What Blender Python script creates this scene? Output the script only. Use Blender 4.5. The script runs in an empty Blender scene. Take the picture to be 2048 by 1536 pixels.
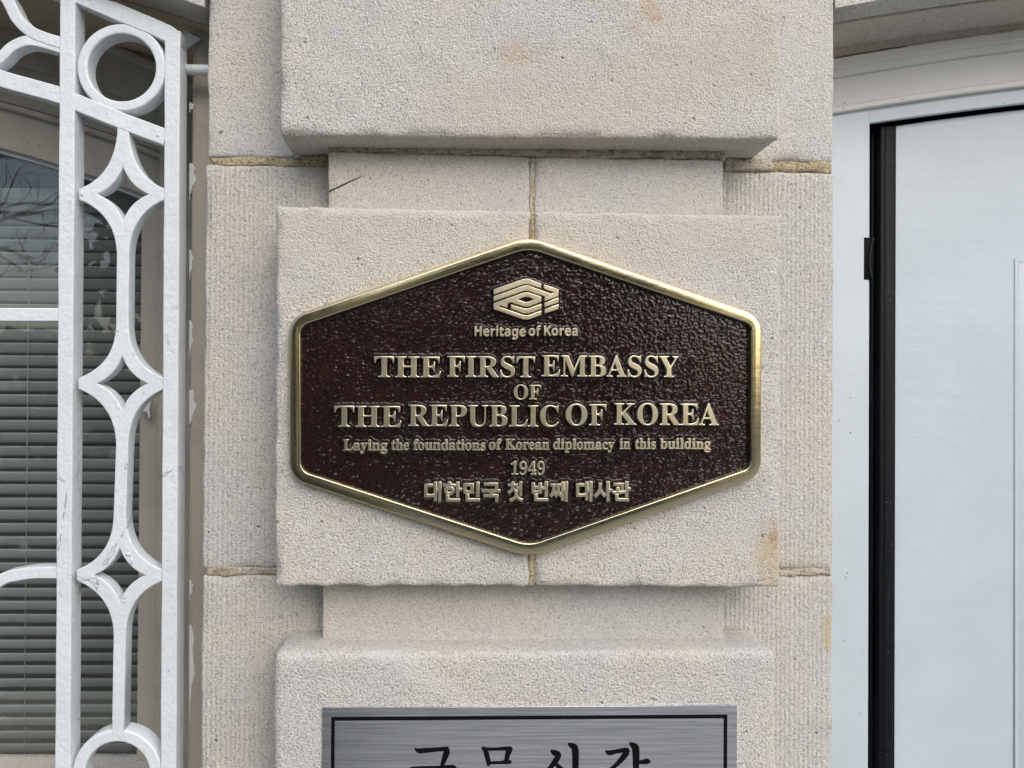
import bpy, bmesh, math, random
import numpy as np
from mathutils import Vector, Matrix, noise, Euler
R = math.radians
sc = bpy.context.scene
col = sc.collection

# ------------------------------------------------------------------ camera
EYE = 1.5; DIST = 0.70; F = 1400.0; PPX, PPY = 935.0, 753.7
YAW, PITCH, ROLL = 0.0211, 0.0061, 0.0063
ROT = Matrix.Rotation(-YAW, 3, 'Z') @ Matrix.Rotation(math.pi/2 + PITCH, 3, 'X') @ Matrix.Rotation(ROLL, 3, 'Z')
cam = bpy.data.cameras.new('camera'); co = bpy.data.objects.new('camera', cam); col.objects.link(co)
co.matrix_world = Matrix.Translation((0, -DIST, EYE)) @ ROT.to_4x4()
cam.sensor_width = 36; cam.lens = F/2048*36
cam.shift_x = (1024 - PPX)/2048; cam.shift_y = (PPY - 768)/2048
cam.clip_start = 0.02; cam.clip_end = 500
sc.camera = co

# ------------------------------------------------------------------ sky, sun, exposure
SUN_EL, SUN_AZ = R(40), R(20)           # azimuth from straight out of the wall (-Y) towards +X
w = bpy.data.worlds.new('World'); sc.world = w; w.use_nodes = True
nt = w.node_tree; bg = nt.nodes['Background']
sky = nt.nodes.new('ShaderNodeTexSky'); sky.sky_type = 'NISHITA'; sky.sun_disc = False
sky.sun_elevation = SUN_EL; sky.sun_rotation = math.pi - SUN_AZ
sky.dust_density = 3.0; sky.air_density = 1.0; sky.ozone_density = 1.0
nt.links.new(sky.outputs[0], bg.inputs[0]); bg.inputs[1].default_value = 0.13
sun = bpy.data.lights.new('sun', 'SUN'); so = bpy.data.objects.new('sun', sun); col.objects.link(so)
sun.energy = 1.25; sun.angle = R(75); sun.color = (1.0, 0.993, 0.98)
d = Vector((math.sin(SUN_AZ)*math.cos(SUN_EL), -math.cos(SUN_AZ)*math.cos(SUN_EL), math.sin(SUN_EL)))
so.rotation_euler = d.to_track_quat('Z', 'Y').to_euler(); so.location = (2, -6, 8)
sc.view_settings.view_transform = 'Standard'; sc.view_settings.look = 'None'
sc.view_settings.gamma = 1; sc.view_settings.exposure = 0.63

# ------------------------------------------------------------------ helpers
def P(px, py, Y):
    """the point at depth Y behind the face of the blocks that a spot of the survey photograph shows"""
    v = ROT @ Vector(((px - PPX)/F, -(py - PPY)/F, -1.0)); t = (Y + DIST)/v.y
    return Vector((v.x*t, Y, EYE + v.z*t))
def tag(o, label=None, cat=None, group=None, kind=None):
    if label: o['label'] = label
    if cat: o['category'] = cat
    if group: o['group'] = group
    if kind: o['kind'] = kind
    return o
def thing(name, loc, label, cat, group=None):
    o = bpy.data.objects.new(name, None); col.objects.link(o); o.location = loc
    o.empty_display_size = 0.1
    return tag(o, label, cat, group, 'thing')
def link(name, me, mat, parent=None, smooth=True):
    o = bpy.data.objects.new(name, me); col.objects.link(o)
    if mat: me.materials.clear(); me.materials.append(mat)
    if smooth: me.polygons.foreach_set('use_smooth', [True]*len(me.polygons))
    if parent: o.parent = parent; o.matrix_parent_inverse = Matrix.Translation(-_wloc(parent))
    return o
def _wloc(o):
    v = o.location.copy()
    return v if o.type == 'EMPTY' else Vector((0, 0, 0))
def mesh(verts, faces, name='mesh'):
    me = bpy.data.meshes.new(name); me.from_pydata([tuple(v) for v in verts], [], faces); me.validate(); me.update()
    return me
def fixn(me):
    bm = bmesh.new(); bm.from_mesh(me); bmesh.ops.remove_doubles(bm, verts=bm.verts, dist=1e-6)
    bmesh.ops.recalc_face_normals(bm, faces=bm.faces); bm.to_mesh(me); bm.free(); return me
def sharp(o, ang=35):
    o.data.set_sharp_from_angle(angle=R(ang)); return o

def axis(a, b, r, step):
    e = [0, .12, .3, .6, 1.0]
    L = [a + r*t for t in e] + [b - r*t for t in reversed(e)]
    n = max(1, int((b - a - 2*r)/step)); mid = [a + r + (b - a - 2*r)*i/n for i in range(1, n)]
    return sorted(set(round(x, 6) for x in L + mid))
def rblock(quad, Y0, Y1, r, step=0.007, amp=0.0006, seed=0, edge=1.0, corner=None):
    """a weathered stone: quad = TL, TR, BR, BL points in the x-z plane, front at Y0, back at Y1"""
    TL, TR, BR, BL = quad
    x0, x1 = min(TL[0], BL[0]), max(TR[0], BR[0]); z0, z1 = min(BL[1], BR[1]), max(TL[1], TR[1])
    X = axis(x0, x1, r, step); Yv = axis(Y0, Y1, min(r, (Y1 - Y0)*.4), max(step, .02)); Z = axis(z0, z1, r, step)
    idx = {}; V = []; Fc = []
    lo = Vector((x0 + r, Y0 + r, z0 + r)); hi = Vector((x1 - r, Y1 - r if Y1 - Y0 > 2*r else Y0 + r, z1 - r))
    off = Vector((seed*7.31, seed*3.17, seed*5.77))
    def vid(i, j, k):
        if (i, j, k) in idx: return idx[(i, j, k)]
        p = Vector((X[i], Yv[j], Z[k])); q = Vector(tuple(min(max(p[a], lo[a]), hi[a]) for a in range(3)))
        if p.y > Y0 + r: q.y = p.y if p.y < Y1 - 1e-7 else p.y - 1e-4
        n = p - q
        if n.length > 1e-7:
            rr = r if p.y <= Y0 + r else min(r, max(n.length, 1e-5)) if n.length < r else r
            nh = n.normalized(); p = q + nh*rr
        else: nh = Vector((0, -1, 0))
        e = sum(1 for a in range(3) if abs(n[a]) > r*.25)
        k1 = noise.noise((p + off)*28)*amp*1.3 + noise.noise((p + off)*95)*amp
        if e >= 2: k1 += edge*(noise.noise((p + off)*60)*amp*1.6 - max(0, noise.noise((p + off)*33))*amp*3)
        p = p + nh*k1
        u = (p.x - x0)/(x1 - x0); v = (p.z - z0)/(z1 - z0)
        xx = (BL[0]*(1-u) + BR[0]*u)*(1-v) + (TL[0]*(1-u) + TR[0]*u)*v
        zz = (BL[1]*(1-v) + TL[1]*v)*(1-u) + (BR[1]*(1-v) + TR[1]*v)*u
        V.append((xx, p.y, zz)); idx[(i, j, k)] = len(V) - 1
        return len(V) - 1
    nx, ny, nz = len(X) - 1, len(Yv) - 1, len(Z) - 1
    for i in range(nx):
        for k in range(nz):
            Fc.append((vid(i,0,k), vid(i+1,0,k), vid(i+1,0,k+1), vid(i,0,k+1)))
            Fc.append((vid(i,ny,k), vid(i,ny,k+1), vid(i+1,ny,k+1), vid(i+1,ny,k)))
    for j in range(ny):
        for k in range(nz):
            Fc.append((vid(0,j,k), vid(0,j,k+1), vid(0,j+1,k+1), vid(0,j+1,k)))
            Fc.append((vid(nx,j,k), vid(nx,j+1,k), vid(nx,j+1,k+1), vid(nx,j,k+1)))
        for i in range(nx):
            Fc.append((vid(i,j,0), vid(i,j+1,0), vid(i+1,j+1,0), vid(i+1,j,0)))
            Fc.append((vid(i,j,nz), vid(i+1,j,nz), vid(i+1,j+1,nz), vid(i,j+1,nz)))
    return mesh(V, Fc)
def Q(tl, tr, br, bl, Y):
    return [(lambda p: (p.x, p.z))(P(a[0], a[1], Y)) for a in (tl, tr, br, bl)]
def rect(x0, x1, ztop, zbot): return [(x0, ztop), (x1, ztop), (x1, zbot), (x0, zbot)]

def box(x0, x1, y0, y1, z0, z1, bev=0.001, seg=2):
    bm = bmesh.new(); bmesh.ops.create_cube(bm, size=1)
    for v in bm.verts: v.co = Vector((x0 + (v.co.x + .5)*(x1 - x0), y0 + (v.co.y + .5)*(y1 - y0), z0 + (v.co.z + .5)*(z1 - z0)))
    if bev: bmesh.ops.bevel(bm, geom=bm.edges, offset=bev, segments=seg, affect='EDGES', profile=0.5)
    me = bpy.data.meshes.new('box'); bm.to_mesh(me); bm.free(); return me
def prism(outlines, Y0, Y1, bev=0.0, res=3):
    """outlines: closed x-z polygons (holes allowed) filled and given depth from Y0 (front) to Y1, with rolled edges"""
    cu = bpy.data.curves.new('outline', 'CURVE'); cu.dimensions = '2D'; cu.fill_mode = 'BOTH'
    for pts in outlines:
        s = cu.splines.new('POLY'); s.points.add(len(pts) - 1); s.use_cyclic_u = True
        for i, p in enumerate(pts): s.points[i].co = (p[0], p[1], 0, 1)
    cu.extrude = (Y1 - Y0)/2 - bev; cu.bevel_depth = bev; cu.bevel_resolution = res; cu.offset = -bev
    return curve_mesh(cu, Matrix.Translation((0, (Y0 + Y1)/2, 0)) @ Matrix.Rotation(math.pi/2, 4, 'X'))
def curve_mesh(cu, M):
    o = bpy.data.objects.new('tmp', cu); col.objects.link(o)
    dg = bpy.context.evaluated_depsgraph_get(); dg.update()
    me = bpy.data.meshes.new_from_object(o.evaluated_get(dg)); bpy.data.objects.remove(o); bpy.data.curves.remove(cu)
    me.transform(M); return me
def strip(pts, widths):
    """outline of a ribbon following pts"""
    n = len(pts); L = []; Rr = []
    if not hasattr(widths, '__len__'): widths = [widths]*n
    for i in range(n):
        a = Vector(pts[max(i-1, 0)]); b = Vector(pts[min(i+1, n-1)]); t = (b - a).normalized(); nn = Vector((-t.y, t.x))
        p = Vector(pts[i]); L.append(tuple(p + nn*widths[i]/2)); Rr.append(tuple(p - nn*widths[i]/2))
    return L + Rr[::-1]
def tube(pts, r, seg=12):
    V = []; Fc = []
    for i, p in enumerate(pts):
        a = pts[max(i-1, 0)]; b = pts[min(i+1, len(pts)-1)]; t = (b - a).normalized()
        u = t.orthogonal().normalized(); v = t.cross(u)
        rr = r[i] if hasattr(r, '__len__') else r
        for s in range(seg):
            an = 2*math.pi*s/seg; V.append(p + u*math.cos(an)*rr + v*math.sin(an)*rr)
    for i in range(len(pts)-1):
        for s in range(seg):
            Fc.append((i*seg+s, i*seg+(s+1) % seg, (i+1)*seg+(s+1) % seg, (i+1)*seg+s))
    Fc.append(tuple(range(seg))[::-1]); Fc.append(tuple((len(pts)-1)*seg + s for s in range(seg)))
    return fixn(mesh(V, Fc))
def bez(p, n=14):
    """Catmull-Rom through the points"""
    out = []; p = [Vector(a) for a in p]; q = [p[0]*2 - p[1]] + p + [p[-1]*2 - p[-2]]
    for i in range(1, len(q)-2):
        for k in range(n):
            t = k/n; a, b, c, d_ = q[i-1], q[i], q[i+1], q[i+2]
            out.append(0.5*((2*b) + (c - a)*t + (2*a - 5*b + 4*c - d_)*t*t + (3*b - a - 3*c + d_)*t**3))
    return out + [p[-1]]

# ------------------------------------------------------------------ materials
class NT:
    def __init__(s, name):
        s.m = bpy.data.materials.new(name); s.m.use_nodes = True; s.t = s.m.node_tree
        s.b = s.t.nodes['Principled BSDF']; s.out = s.t.nodes['Material Output']
        g = s.t.nodes.new('ShaderNodeNewGeometry'); s.pos = g.outputs['Position']; s.nor = g.outputs['Normal']
    def put(s, sock, v):
        if hasattr(v, 'is_linked'): s.t.links.new(v, sock)
        elif v is not None:
            if hasattr(sock.default_value, '__len__') and not hasattr(v, '__len__'): v = (v,)*len(sock.default_value)
            if hasattr(v, '__len__') and len(v) == 3 and len(sock.default_value) == 4: v = (*v, 1)
            sock.default_value = v
    def scaled(s, sc_, off=(0, 0, 0)):
        n = s.t.nodes.new('ShaderNodeMapping'); s.put(n.inputs[0], s.pos); n.inputs['Scale'].default_value = sc_; n.inputs['Location'].default_value = off
        return n.outputs[0]
    def noise(s, scale, detail=3, rough=.55, vec=None, dist=0):
        n = s.t.nodes.new('ShaderNodeTexNoise'); s.put(n.inputs['Vector'], vec or s.pos)
        n.inputs['Scale'].default_value = scale; n.inputs['Detail'].default_value = detail; n.inputs['Roughness'].default_value = rough
        n.inputs['Distortion'].default_value = dist
        return n.outputs['Fac']
    def voro(s, scale, feature='F1', vec=None, rnd=1.0):
        n = s.t.nodes.new('ShaderNodeTexVoronoi'); n.feature = feature; s.put(n.inputs['Vector'], vec or s.pos); n.inputs['Scale'].default_value = scale
        n.inputs['Randomness'].default_value = rnd
        return n.outputs['Distance'], n.outputs.get('Color')
    def math(s, op, a, b=None, c=None, clamp=False):
        n = s.t.nodes.new('ShaderNodeMath'); n.operation = op; n.use_clamp = clamp
        s.put(n.inputs[0], a); s.put(n.inputs[1], b); s.put(n.inputs[2], c); return n.outputs[0]
    def step(s, v, a, b, lo=0.0, hi=1.0):
        n = s.t.nodes.new('ShaderNodeMapRange'); n.interpolation_type = 'SMOOTHSTEP'
        s.put(n.inputs[0], v)
        for i, x in enumerate((a, b, lo, hi)): n.inputs[i+1].default_value = x
        return n.outputs[0]
    def mix(s, f, a, b, blend='MIX'):
        n = s.t.nodes.new('ShaderNodeMix'); n.data_type = 'RGBA'; n.blend_type = blend
        s.put(n.inputs[0], f); s.put(n.inputs[6], a); s.put(n.inputs[7], b); return n.outputs[2]
    def bump(s, h, strength, dist, prev=None):
        n = s.t.nodes.new('ShaderNodeBump'); s.put(n.inputs['Height'], h); n.inputs['Strength'].default_value = strength; n.inputs['Distance'].default_value = dist
        if prev is not None: s.put(n.inputs['Normal'], prev)
        return n.outputs[0]
    def spot(s, p, rad, soft=.5, warp=.006, stretch=(1, 1, 1), rot=0):
        v = s.t.nodes.new('ShaderNodeVectorMath'); v.operation = 'SUBTRACT'; s.put(v.inputs[0], s.pos); v.inputs[1].default_value = p
        mp = s.t.nodes.new('ShaderNodeMapping'); s.put(mp.inputs[0], v.outputs[0]); mp.inputs['Rotation'].default_value = (0, rot, 0)
        sc2 = s.t.nodes.new('ShaderNodeVectorMath'); sc2.operation = 'MULTIPLY'; s.put(sc2.inputs[0], mp.outputs[0]); sc2.inputs[1].default_value = stretch
        l = s.t.nodes.new('ShaderNodeVectorMath'); l.operation = 'LENGTH'; s.put(l.inputs[0], sc2.outputs[0])
        dd = s.math('ADD', l.outputs['Value'], s.math('MULTIPLY', s.math('SUBTRACT', s.noise(70, 4), .5), warp*4))
        return s.step(dd, rad*(1-soft), rad, 1, 0)
    def finish(s, color=None, rough=None, metal=None, normal=None, **kw):
        if color is not None: s.put(s.b.inputs['Base Color'], color)
        if rough is not None: s.put(s.b.inputs['Roughness'], rough)
        if metal is not None: s.put(s.b.inputs['Metallic'], metal)
        if normal is not None: s.put(s.b.inputs['Normal'], normal)
        for k, v in kw.items(): s.put(s.b.inputs[k.replace('_', ' ')], v)
        return s.m

def stone(name, c, grain=230, bump=.8, speck=.5, tool=0.0, stains=(), seed=0, pits=.4):
    n = NT(name); off = n.scaled((1, 1, 1), (seed*1.7, seed*.9, seed*2.3))
    g1 = n.noise(grain, 2, .6, off); g2 = n.noise(grain*1.7, 2, .6, off); g3 = n.noise(grain*.36, 3, .55, off)
    big = n.noise(7, 4, .55, off); mid = n.noise(24, 4, .6, off)
    warm = (c[0]*1.03, c[1]*1.0, c[2]*.93); cool = (c[0]*.95, c[1]*.965, c[2]*1.0); pink = (c[0]*1.01, c[1]*.98, c[2]*.98)
    k = n.mix(n.step(big, .38, .62), warm, cool)
    k = n.mix(n.math('MULTIPLY', n.step(mid, .5, .68), .55), k, pink)
    dark = n.step(g1, .36, .50, 1, 0); k = n.mix(n.math('MULTIPLY', dark, speck), k, (c[0]*.52, c[1]*.505, c[2]*.48))
    lite = n.step(g2, .52, .64); k = n.mix(n.math('MULTIPLY', lite, .75*speck), k, (min(.85, c[0]*1.6), min(.83, c[1]*1.6), min(.8, c[2]*1.62)))
    pd, _ = n.voro(75, vec=off); pk = n.step(pd, .05, .16, 1, 0)
    pk = n.math('MULTIPLY', pk, n.step(n.noise(30, 2, .5, off), .52, .62)); k = n.mix(n.math('MULTIPLY', pk, pits), k, (c[0]*.30, c[1]*.27, c[2]*.23))
    for (p, rad, colr, amt, st, rot) in stains:
        k = n.mix(n.math('MULTIPLY', n.spot(p, rad, .75, rad*.18, st, rot), n.math('MULTIPLY', n.step(g3, .3, .62, .5, 1), amt)), k, colr)
    h = n.math('ADD', n.math('MULTIPLY', g1, .55), n.math('ADD', n.math('MULTIPLY', g2, .3), n.math('MULTIPLY', g3, .35)))
    h = n.math('SUBTRACT', h, n.math('MULTIPLY', pk, .5))
    nb = n.bump(h, bump, .0042)
    if tool:
        wv = n.t.nodes.new('ShaderNodeTexWave'); n.put(wv.inputs['Vector'], n.scaled((1, 0, .015))); wv.inputs['Scale'].default_value = 62
        wv.inputs['Distortion'].default_value = 2.2; wv.inputs['Detail'].default_value = 2; wv.inputs['Detail Scale'].default_value = 1.5
        nb = n.bump(n.math('MULTIPLY', wv.outputs['Fac'], n.step(n.noise(9, 2),   .30, .62, .45, 1)), tool, .0030, nb)
    return n.finish(k, .92, 0, nb, **{'Specular_IOR_Level': .25})

def mortar(name, c):
    n = NT(name); g = n.noise(330, 4, .65); g2 = n.noise(120, 3); b = n.noise(30, 3)
    k = n.mix(n.step(g, .36, .52), (c[0]*.42, c[1]*.38, c[2]*.3), c); k = n.mix(n.step(g, .6, .7), k, (c[0]*1.4, c[1]*1.42, c[2]*1.5))
    k = n.mix(n.math('MULTIPLY', n.step(b, .5, .7), .6), k, (c[0]*.62, c[1]*.55, c[2]*.42))
    return n.finish(k, .95, 0, n.bump(n.math('ADD', g, g2), 1, .003))

def paint(name, c, rough=.38, peel=.35, pscale=260, crack=0.0, dirt=0.0, streak=0.0, specks=0.0, dcol=(.10, .085, .065)):
    n = NT(name); h = n.math('ADD', n.noise(pscale, 3, .5), n.math('MULTIPLY', n.noise(pscale*.22, 2), 1.6)); k = c
    v = n.noise(9, 3); k = n.mix(n.step(v, .35, .65), c, tuple(x*.95 for x in c))
    if streak:
        st = n.noise(40, 4, .6, n.scaled((1, 1, .04) if streak > 0 else (.05, 1, 1)))
        h = n.math('ADD', h, n.math('MULTIPLY', st, 2.0)); k = n.mix(n.math('MULTIPLY', n.step(st, .52, .75), .45*abs(streak)), k, dcol)
    if crack:
        e, _ = n.voro(17, 'DISTANCE_TO_EDGE', n.scaled((1, 1, .8)))
        wob = n.noise(70, 4); e = n.math('ADD', e, n.math('MULTIPLY', n.math('SUBTRACT', wob, .5), .22)); e = n.math('ABSOLUTE', e)
        cr = n.math('MULTIPLY', n.step(e, .002, .010, 1, 0), n.step(n.noise(6.5, 2), .60, .66))
        k = n.mix(n.math('MULTIPLY', cr, crack), k, (.16, .15, .14)); h = n.math('SUBTRACT', h, n.math('MULTIPLY', cr, 1.2))
    if dirt:
        dn = n.noise(22, 6, .7); k = n.mix(n.math('MULTIPLY', n.step(dn, .50, .72), dirt), k, dcol)
    if specks:
        dd, cc = n.voro(75); sp = n.math('MULTIPLY', n.step(dd, .06, .09, 1, 0), n.step(n.noise(90, 0, .5), .60, .64))
        k = n.mix(n.math('MULTIPLY', sp, specks), k, (.03, .03, .03))
    return n.finish(k, rough, 0, n.bump(h, peel, .0012))

LIME = (.43, .385, .325)
OR = (.50, .32, .17)
def PT(px, py, Y=0): return tuple(P(px, py, Y))
M_block_top = stone('limestone top block', (.56, .545, .507), 470, 1.0, .8, seed=1, stains=(
    (PT(1303, 22), .014, OR, .62, (1, 1, .6), .6), (PT(1270, 50), .010, OR, .35, (1, 1, .8), 0), (PT(1035, 110), .026, OR, .42, (.8, 1, 1.3), 0),
    (PT(1110, 200), .13, (.53, .485, .41), .55, (.5, 1, 1.5), .25), (PT(1480, 110), .07, (.53, .485, .40), .5, (.5, 1, 1.4), .35)))
M_block = stone('limestone plaque block', (.58, .562, .515), 480, 1.0, .8, seed=2, stains=(
    (PT(1545, 1110), .036, (.50, .38, .20), .7, (1.4, 1, .7), 0), (PT(1550, 1075), .012, (.30, .17, .08), .5, (1.4, 1, .8), 0),
    (PT(640, 470), .10, (.57, .525, .44), .6, (.5, 1, 1.5), 0), (PT(1300, 455), .12, (.57, .52, .43), .55, (.4, 1, 2), 0)))
M_block_low = stone('limestone lower block', (.56, .54, .50), 450, 1.0, .8, seed=3, stains=(
    (PT(840, 1350), .05, (.64, .62, .59), .6, (.35, 1, 3.2), -.5),))
M_neck = stone('fine limestone band', (.52, .505, .47), 600, .7, .66, seed=4, pits=.5)
M_course = stone('pitted limestone course', (.53, .52, .49), 480, .8, .7, tool=.0, seed=5, pits=.75)
M_course_tool = stone('tooled limestone course', (.535, .52, .483), 470, .9, .7, tool=.3, seed=6, pits=.8, stains=(
    (PT(1665, 1262, .061),   .026, (.50, .40, .22), .8, (1.3, 1, .7), 0), ))
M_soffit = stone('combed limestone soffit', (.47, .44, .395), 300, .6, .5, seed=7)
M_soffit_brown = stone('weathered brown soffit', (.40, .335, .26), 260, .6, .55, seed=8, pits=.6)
M_mortar = mortar('ochre mortar', (.46, .39, .26)); M_mortar_pale = mortar('pale mortar', (.50, .455, .37))
M_white = paint('white grille paint', (.655, .705, .735), .34, .6, 230, crack=.55, dirt=.10, specks=.5, dcol=(.3, .28, .25))
M_door = paint('white door paint', (.45, .52, .57), .42, .22, 330, streak=-.3, specks=.0, dcol=(.5, .53, .58))
M_frame = paint('white frame paint', (.45, .515, .56), .40, .3, 240, streak=.10, specks=1.0, dirt=.05, dcol=(.4, .4, .4))
M_head = paint('grey white head paint', (.59, .59, .57), .45, .3, 240, specks=.8, dirt=.12, dcol=(.3, .28, .24))
M_beige = paint('beige window paint', (.39, .362, .31), .5, .35, 200, streak=.7, dirt=.25, specks=.8)
M_drip = paint('dripped white paint', (.66, .68, .70), .3, .3, 150)
M_sill = stone('limestone sill', (.40, .37, .33), 240, .6, .5, seed=9)

def mk_black(name, c, rough, scr, spec=.15):
    n = NT(name); st = n.noise(150, 4, .6, n.scaled((1, 1, .05))); d_ = n.noise(420, 2)
    k = n.mix(n.math('MULTIPLY', n.step(st, .56, .72), scr), c, (.09, .105, .13)); k = n.mix(n.math('MULTIPLY', n.step(d_, .70, .76), .5), k, (.3, .3, .3))
    return n.finish(k, rough, 0, n.bump(st, .1, .0006), **{'Specular_IOR_Level': spec})
M_black = mk_black('black vinyl strip', (.006, .007, .009), .45, .12, .10); M_dark = mk_black('gap shade', (.006, .006, .006), .8, 0)  # M_dark: near-black colour in place of shade in door gaps and hinge pocket
M_hinge = mk_black('dark bronze hinge', (.010, .008, .007), .4, .1)

def brass(name, c, rough, brush=.18, scale=(1, 1, 1), patch=.4):
    n = NT(name); a = n.noise(260, 4, .6, n.scaled(scale)); b = n.noise(16, 3); e = n.noise(700, 2)
    k = n.mix(n.step(b, .35, .65), c, (c[0]*(1-.12*patch), c[1]*(1-.05*patch), c[2]*(1+.1*patch)))
    k = n.mix(n.math('MULTIPLY', n.step(a, .5, .75), .22), k, (c[0]*.7, c[1]*.68, c[2]*.62))
    r = n.math('ADD', rough, n.math('MULTIPLY', n.math('SUBTRACT', a, .5), .14))
    h = n.math('ADD', a, n.math('MULTIPLY', n.noise(45, 2), 1.2))
    return n.finish(k, r, 1, n.bump(h, brush, .0007))
M_brass = brass('polished brass', (.60, .53, .335), .17, .10, (.22, 1, 1)); M_letter = brass('brushed brass lettering', (.80, .71, .50), .30, .05)
M_brass_side = brass('raw brass edge', (.62, .46, .26), .36, .3)

def mk_leather():
    n = NT('glossy oxblood paint')
    v = n.scaled((.6, 1, 1.2)); a = n.noise(330, 2, .5, v, .6); f = n.noise(120, 2, .5, v); lo = n.noise(16, 3)
    sp = n.t.nodes.new('ShaderNodeSeparateXYZ'); n.put(sp.inputs[0], n.pos); sx = sp.outputs[0]
    wv = n.t.nodes.new('ShaderNodeVectorMath'); wv.operation = 'ADD'; n.put(wv.inputs[0], n.scaled((.66, .9, 1.3)))
    nz = n.t.nodes.new('ShaderNodeTexNoise'); n.put(nz.inputs['Vector'], n.pos); nz.inputs['Scale'].default_value = 110
    sc_ = n.t.nodes.new('ShaderNodeVectorMath'); sc_.operation = 'SCALE'; n.put(sc_.inputs[0], nz.outputs['Color']); sc_.inputs['Scale'].default_value = .004; n.put(wv.inputs[1], sc_.outputs[0])
    d1, c1 = n.voro(270, vec=wv.outputs[0]); d2, c2 = n.voro(430, vec=wv.outputs[0])
    s1 = n.t.nodes.new('ShaderNodeSeparateColor'); n.put(s1.inputs[0], c1); s2 = n.t.nodes.new('ShaderNodeSeparateColor'); n.put(s2.inputs[0], c2)
    dens = n.math('ADD', n.step(sx, -.20, .16, .80, .56), n.math('MULTIPLY', n.math('SUBTRACT', lo, .5), -.7))  # drops set denser towards the right to imitate stronger reflections there
    on1 = n.step(n.math('SUBTRACT', s1.outputs[0], dens), 0, .12); on2 = n.step(n.math('SUBTRACT', s2.outputs[0], n.math('ADD', dens, .12)), 0, .12)
    h = n.math('ADD', n.math('MULTIPLY', n.step(d1, .06, .42, 1, 0), on1), n.math('MULTIPLY', n.math('MULTIPLY', n.step(d2, .06, .40, 1, 0), on2), .55))
    nb = n.bump(h, 1.0, .0008, n.bump(f, .2, .0006))
    k = n.mix(n.step(n.noise(60, 3), .45, .7), (.012, .0048, .0043), (.018, .0060, .0051))
    return n.finish(k, .12, 0, nb, **{'Specular_IOR_Level': .5})
M_leather = mk_leather()

def mk_steel():
    n = NT('brushed stainless steel'); a = n.noise(520, 4, .65, n.scaled((.018, 1, 1))); b = n.noise(160, 3, .6, n.scaled((.03, 1, 1))); d_ = n.noise(900, 1)
    k = n.mix(n.step(a, .34, .66), (.56, .585, .62), (.82, .84, .875)); k = n.mix(n.math('MULTIPLY', n.step(d_, .74, .78), .5), k, (.8, .82, .85))
    r = n.math('ADD', .20, n.math('MULTIPLY', b, .12))
    return n.finish(k, r, 1, n.bump(n.math('ADD', a, b), .22, .0006), **{'Anisotropic': .5})
M_steel = mk_steel()
M_ink = mk_black('black engraving paint', (.004, .004, .005), .5, .05, .08)

def mk_glass():
    n = NT('window glass'); t = n.t
    gl = t.nodes.new('ShaderNodeBsdfGlossy'); gl.inputs['Roughness'].default_value = .005; gl.inputs['Color'].default_value = (1, 1, 1, 1)
    tr = t.nodes.new('ShaderNodeBsdfTransparent'); tr.inputs['Color'].default_value = (.93, .95, .94, 1)
    lw = t.nodes.new('ShaderNodeLayerWeight'); lw.inputs[0].default_value = .5; frv = n.math('ADD', .05, n.math('MULTIPLY', n.math('POWER', lw.outputs['Facing'], 5.0), .9))
    wob = n.bump(n.noise(3.5, 2), .02, .01); t.links.new(wob, gl.inputs['Normal'])
    mx = t.nodes.new('ShaderNodeMixShader'); t.links.new(frv, mx.inputs[0]); t.links.new(tr.outputs[0], mx.inputs[1]); t.links.new(gl.outputs[0], mx.inputs[2])
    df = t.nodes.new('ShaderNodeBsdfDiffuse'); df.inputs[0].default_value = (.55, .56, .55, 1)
    sm = n.math('ADD', .03, n.math('MULTIPLY', n.step(n.noise(26, 6, .75), .60, .74), .15)); dd, _ = n.voro(140); sm = n.math('MAXIMUM', sm, n.math('MULTIPLY', n.step(dd, .05, .08, 1, 0), n.step(n.noise(60, 0), .58, .62, 0, .5)))  # even diffuse film: dust, also standing in for the haze of reflected sky
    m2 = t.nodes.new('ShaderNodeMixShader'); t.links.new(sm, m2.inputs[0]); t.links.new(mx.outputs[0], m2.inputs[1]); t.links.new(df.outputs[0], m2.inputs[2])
    t.links.new(m2.outputs[0], n.out.inputs[0]); return n.m
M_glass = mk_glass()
M_slat = paint('grey blind slat', (.285, .325, .335), .45, .1, 200, dirt=.1, dcol=(.25, .25, .23))
M_room = paint('painted room darkness', (.025, .026, .025), .9, .1)  # near-black base puts the darkness of the unlit room into the colour
M_pave = stone('concrete paving', (.34, .335, .32), 120, .5, .4, seed=11)
def mk_wood(name, c, r=.8):
    n = NT(name); return n.finish(n.mix(n.noise(3, 3), c, tuple(x*.55 for x in c)), r, 0, None)
M_leaf = mk_wood('dark evergreen leaf', (.035, .055, .028)); M_bark = mk_wood('grey bark', (.07, .06, .05))

# ------------------------------------------------------------------ setting
pv = link('pavement', mesh([(-150, -150, 0), (150, -150, 0), (150, .8, 0), (-150, .8, 0)], [(0, 1, 2, 3)]), M_pave, smooth=False); tag(pv, kind='structure')

lw = link('unseen_ground', mesh([(-30, -9, .004), (-.9, -9, .004), (-.40, -.12, .004), (-30, -.12, .004)], [(0, 1, 2, 3)]), mk_wood('added dark ground', (.035, .042, .022), .9), smooth=False); tag(lw, kind='structure')  # unseen ground sheet added to darken low reflections in glass, brass and steel

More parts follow.
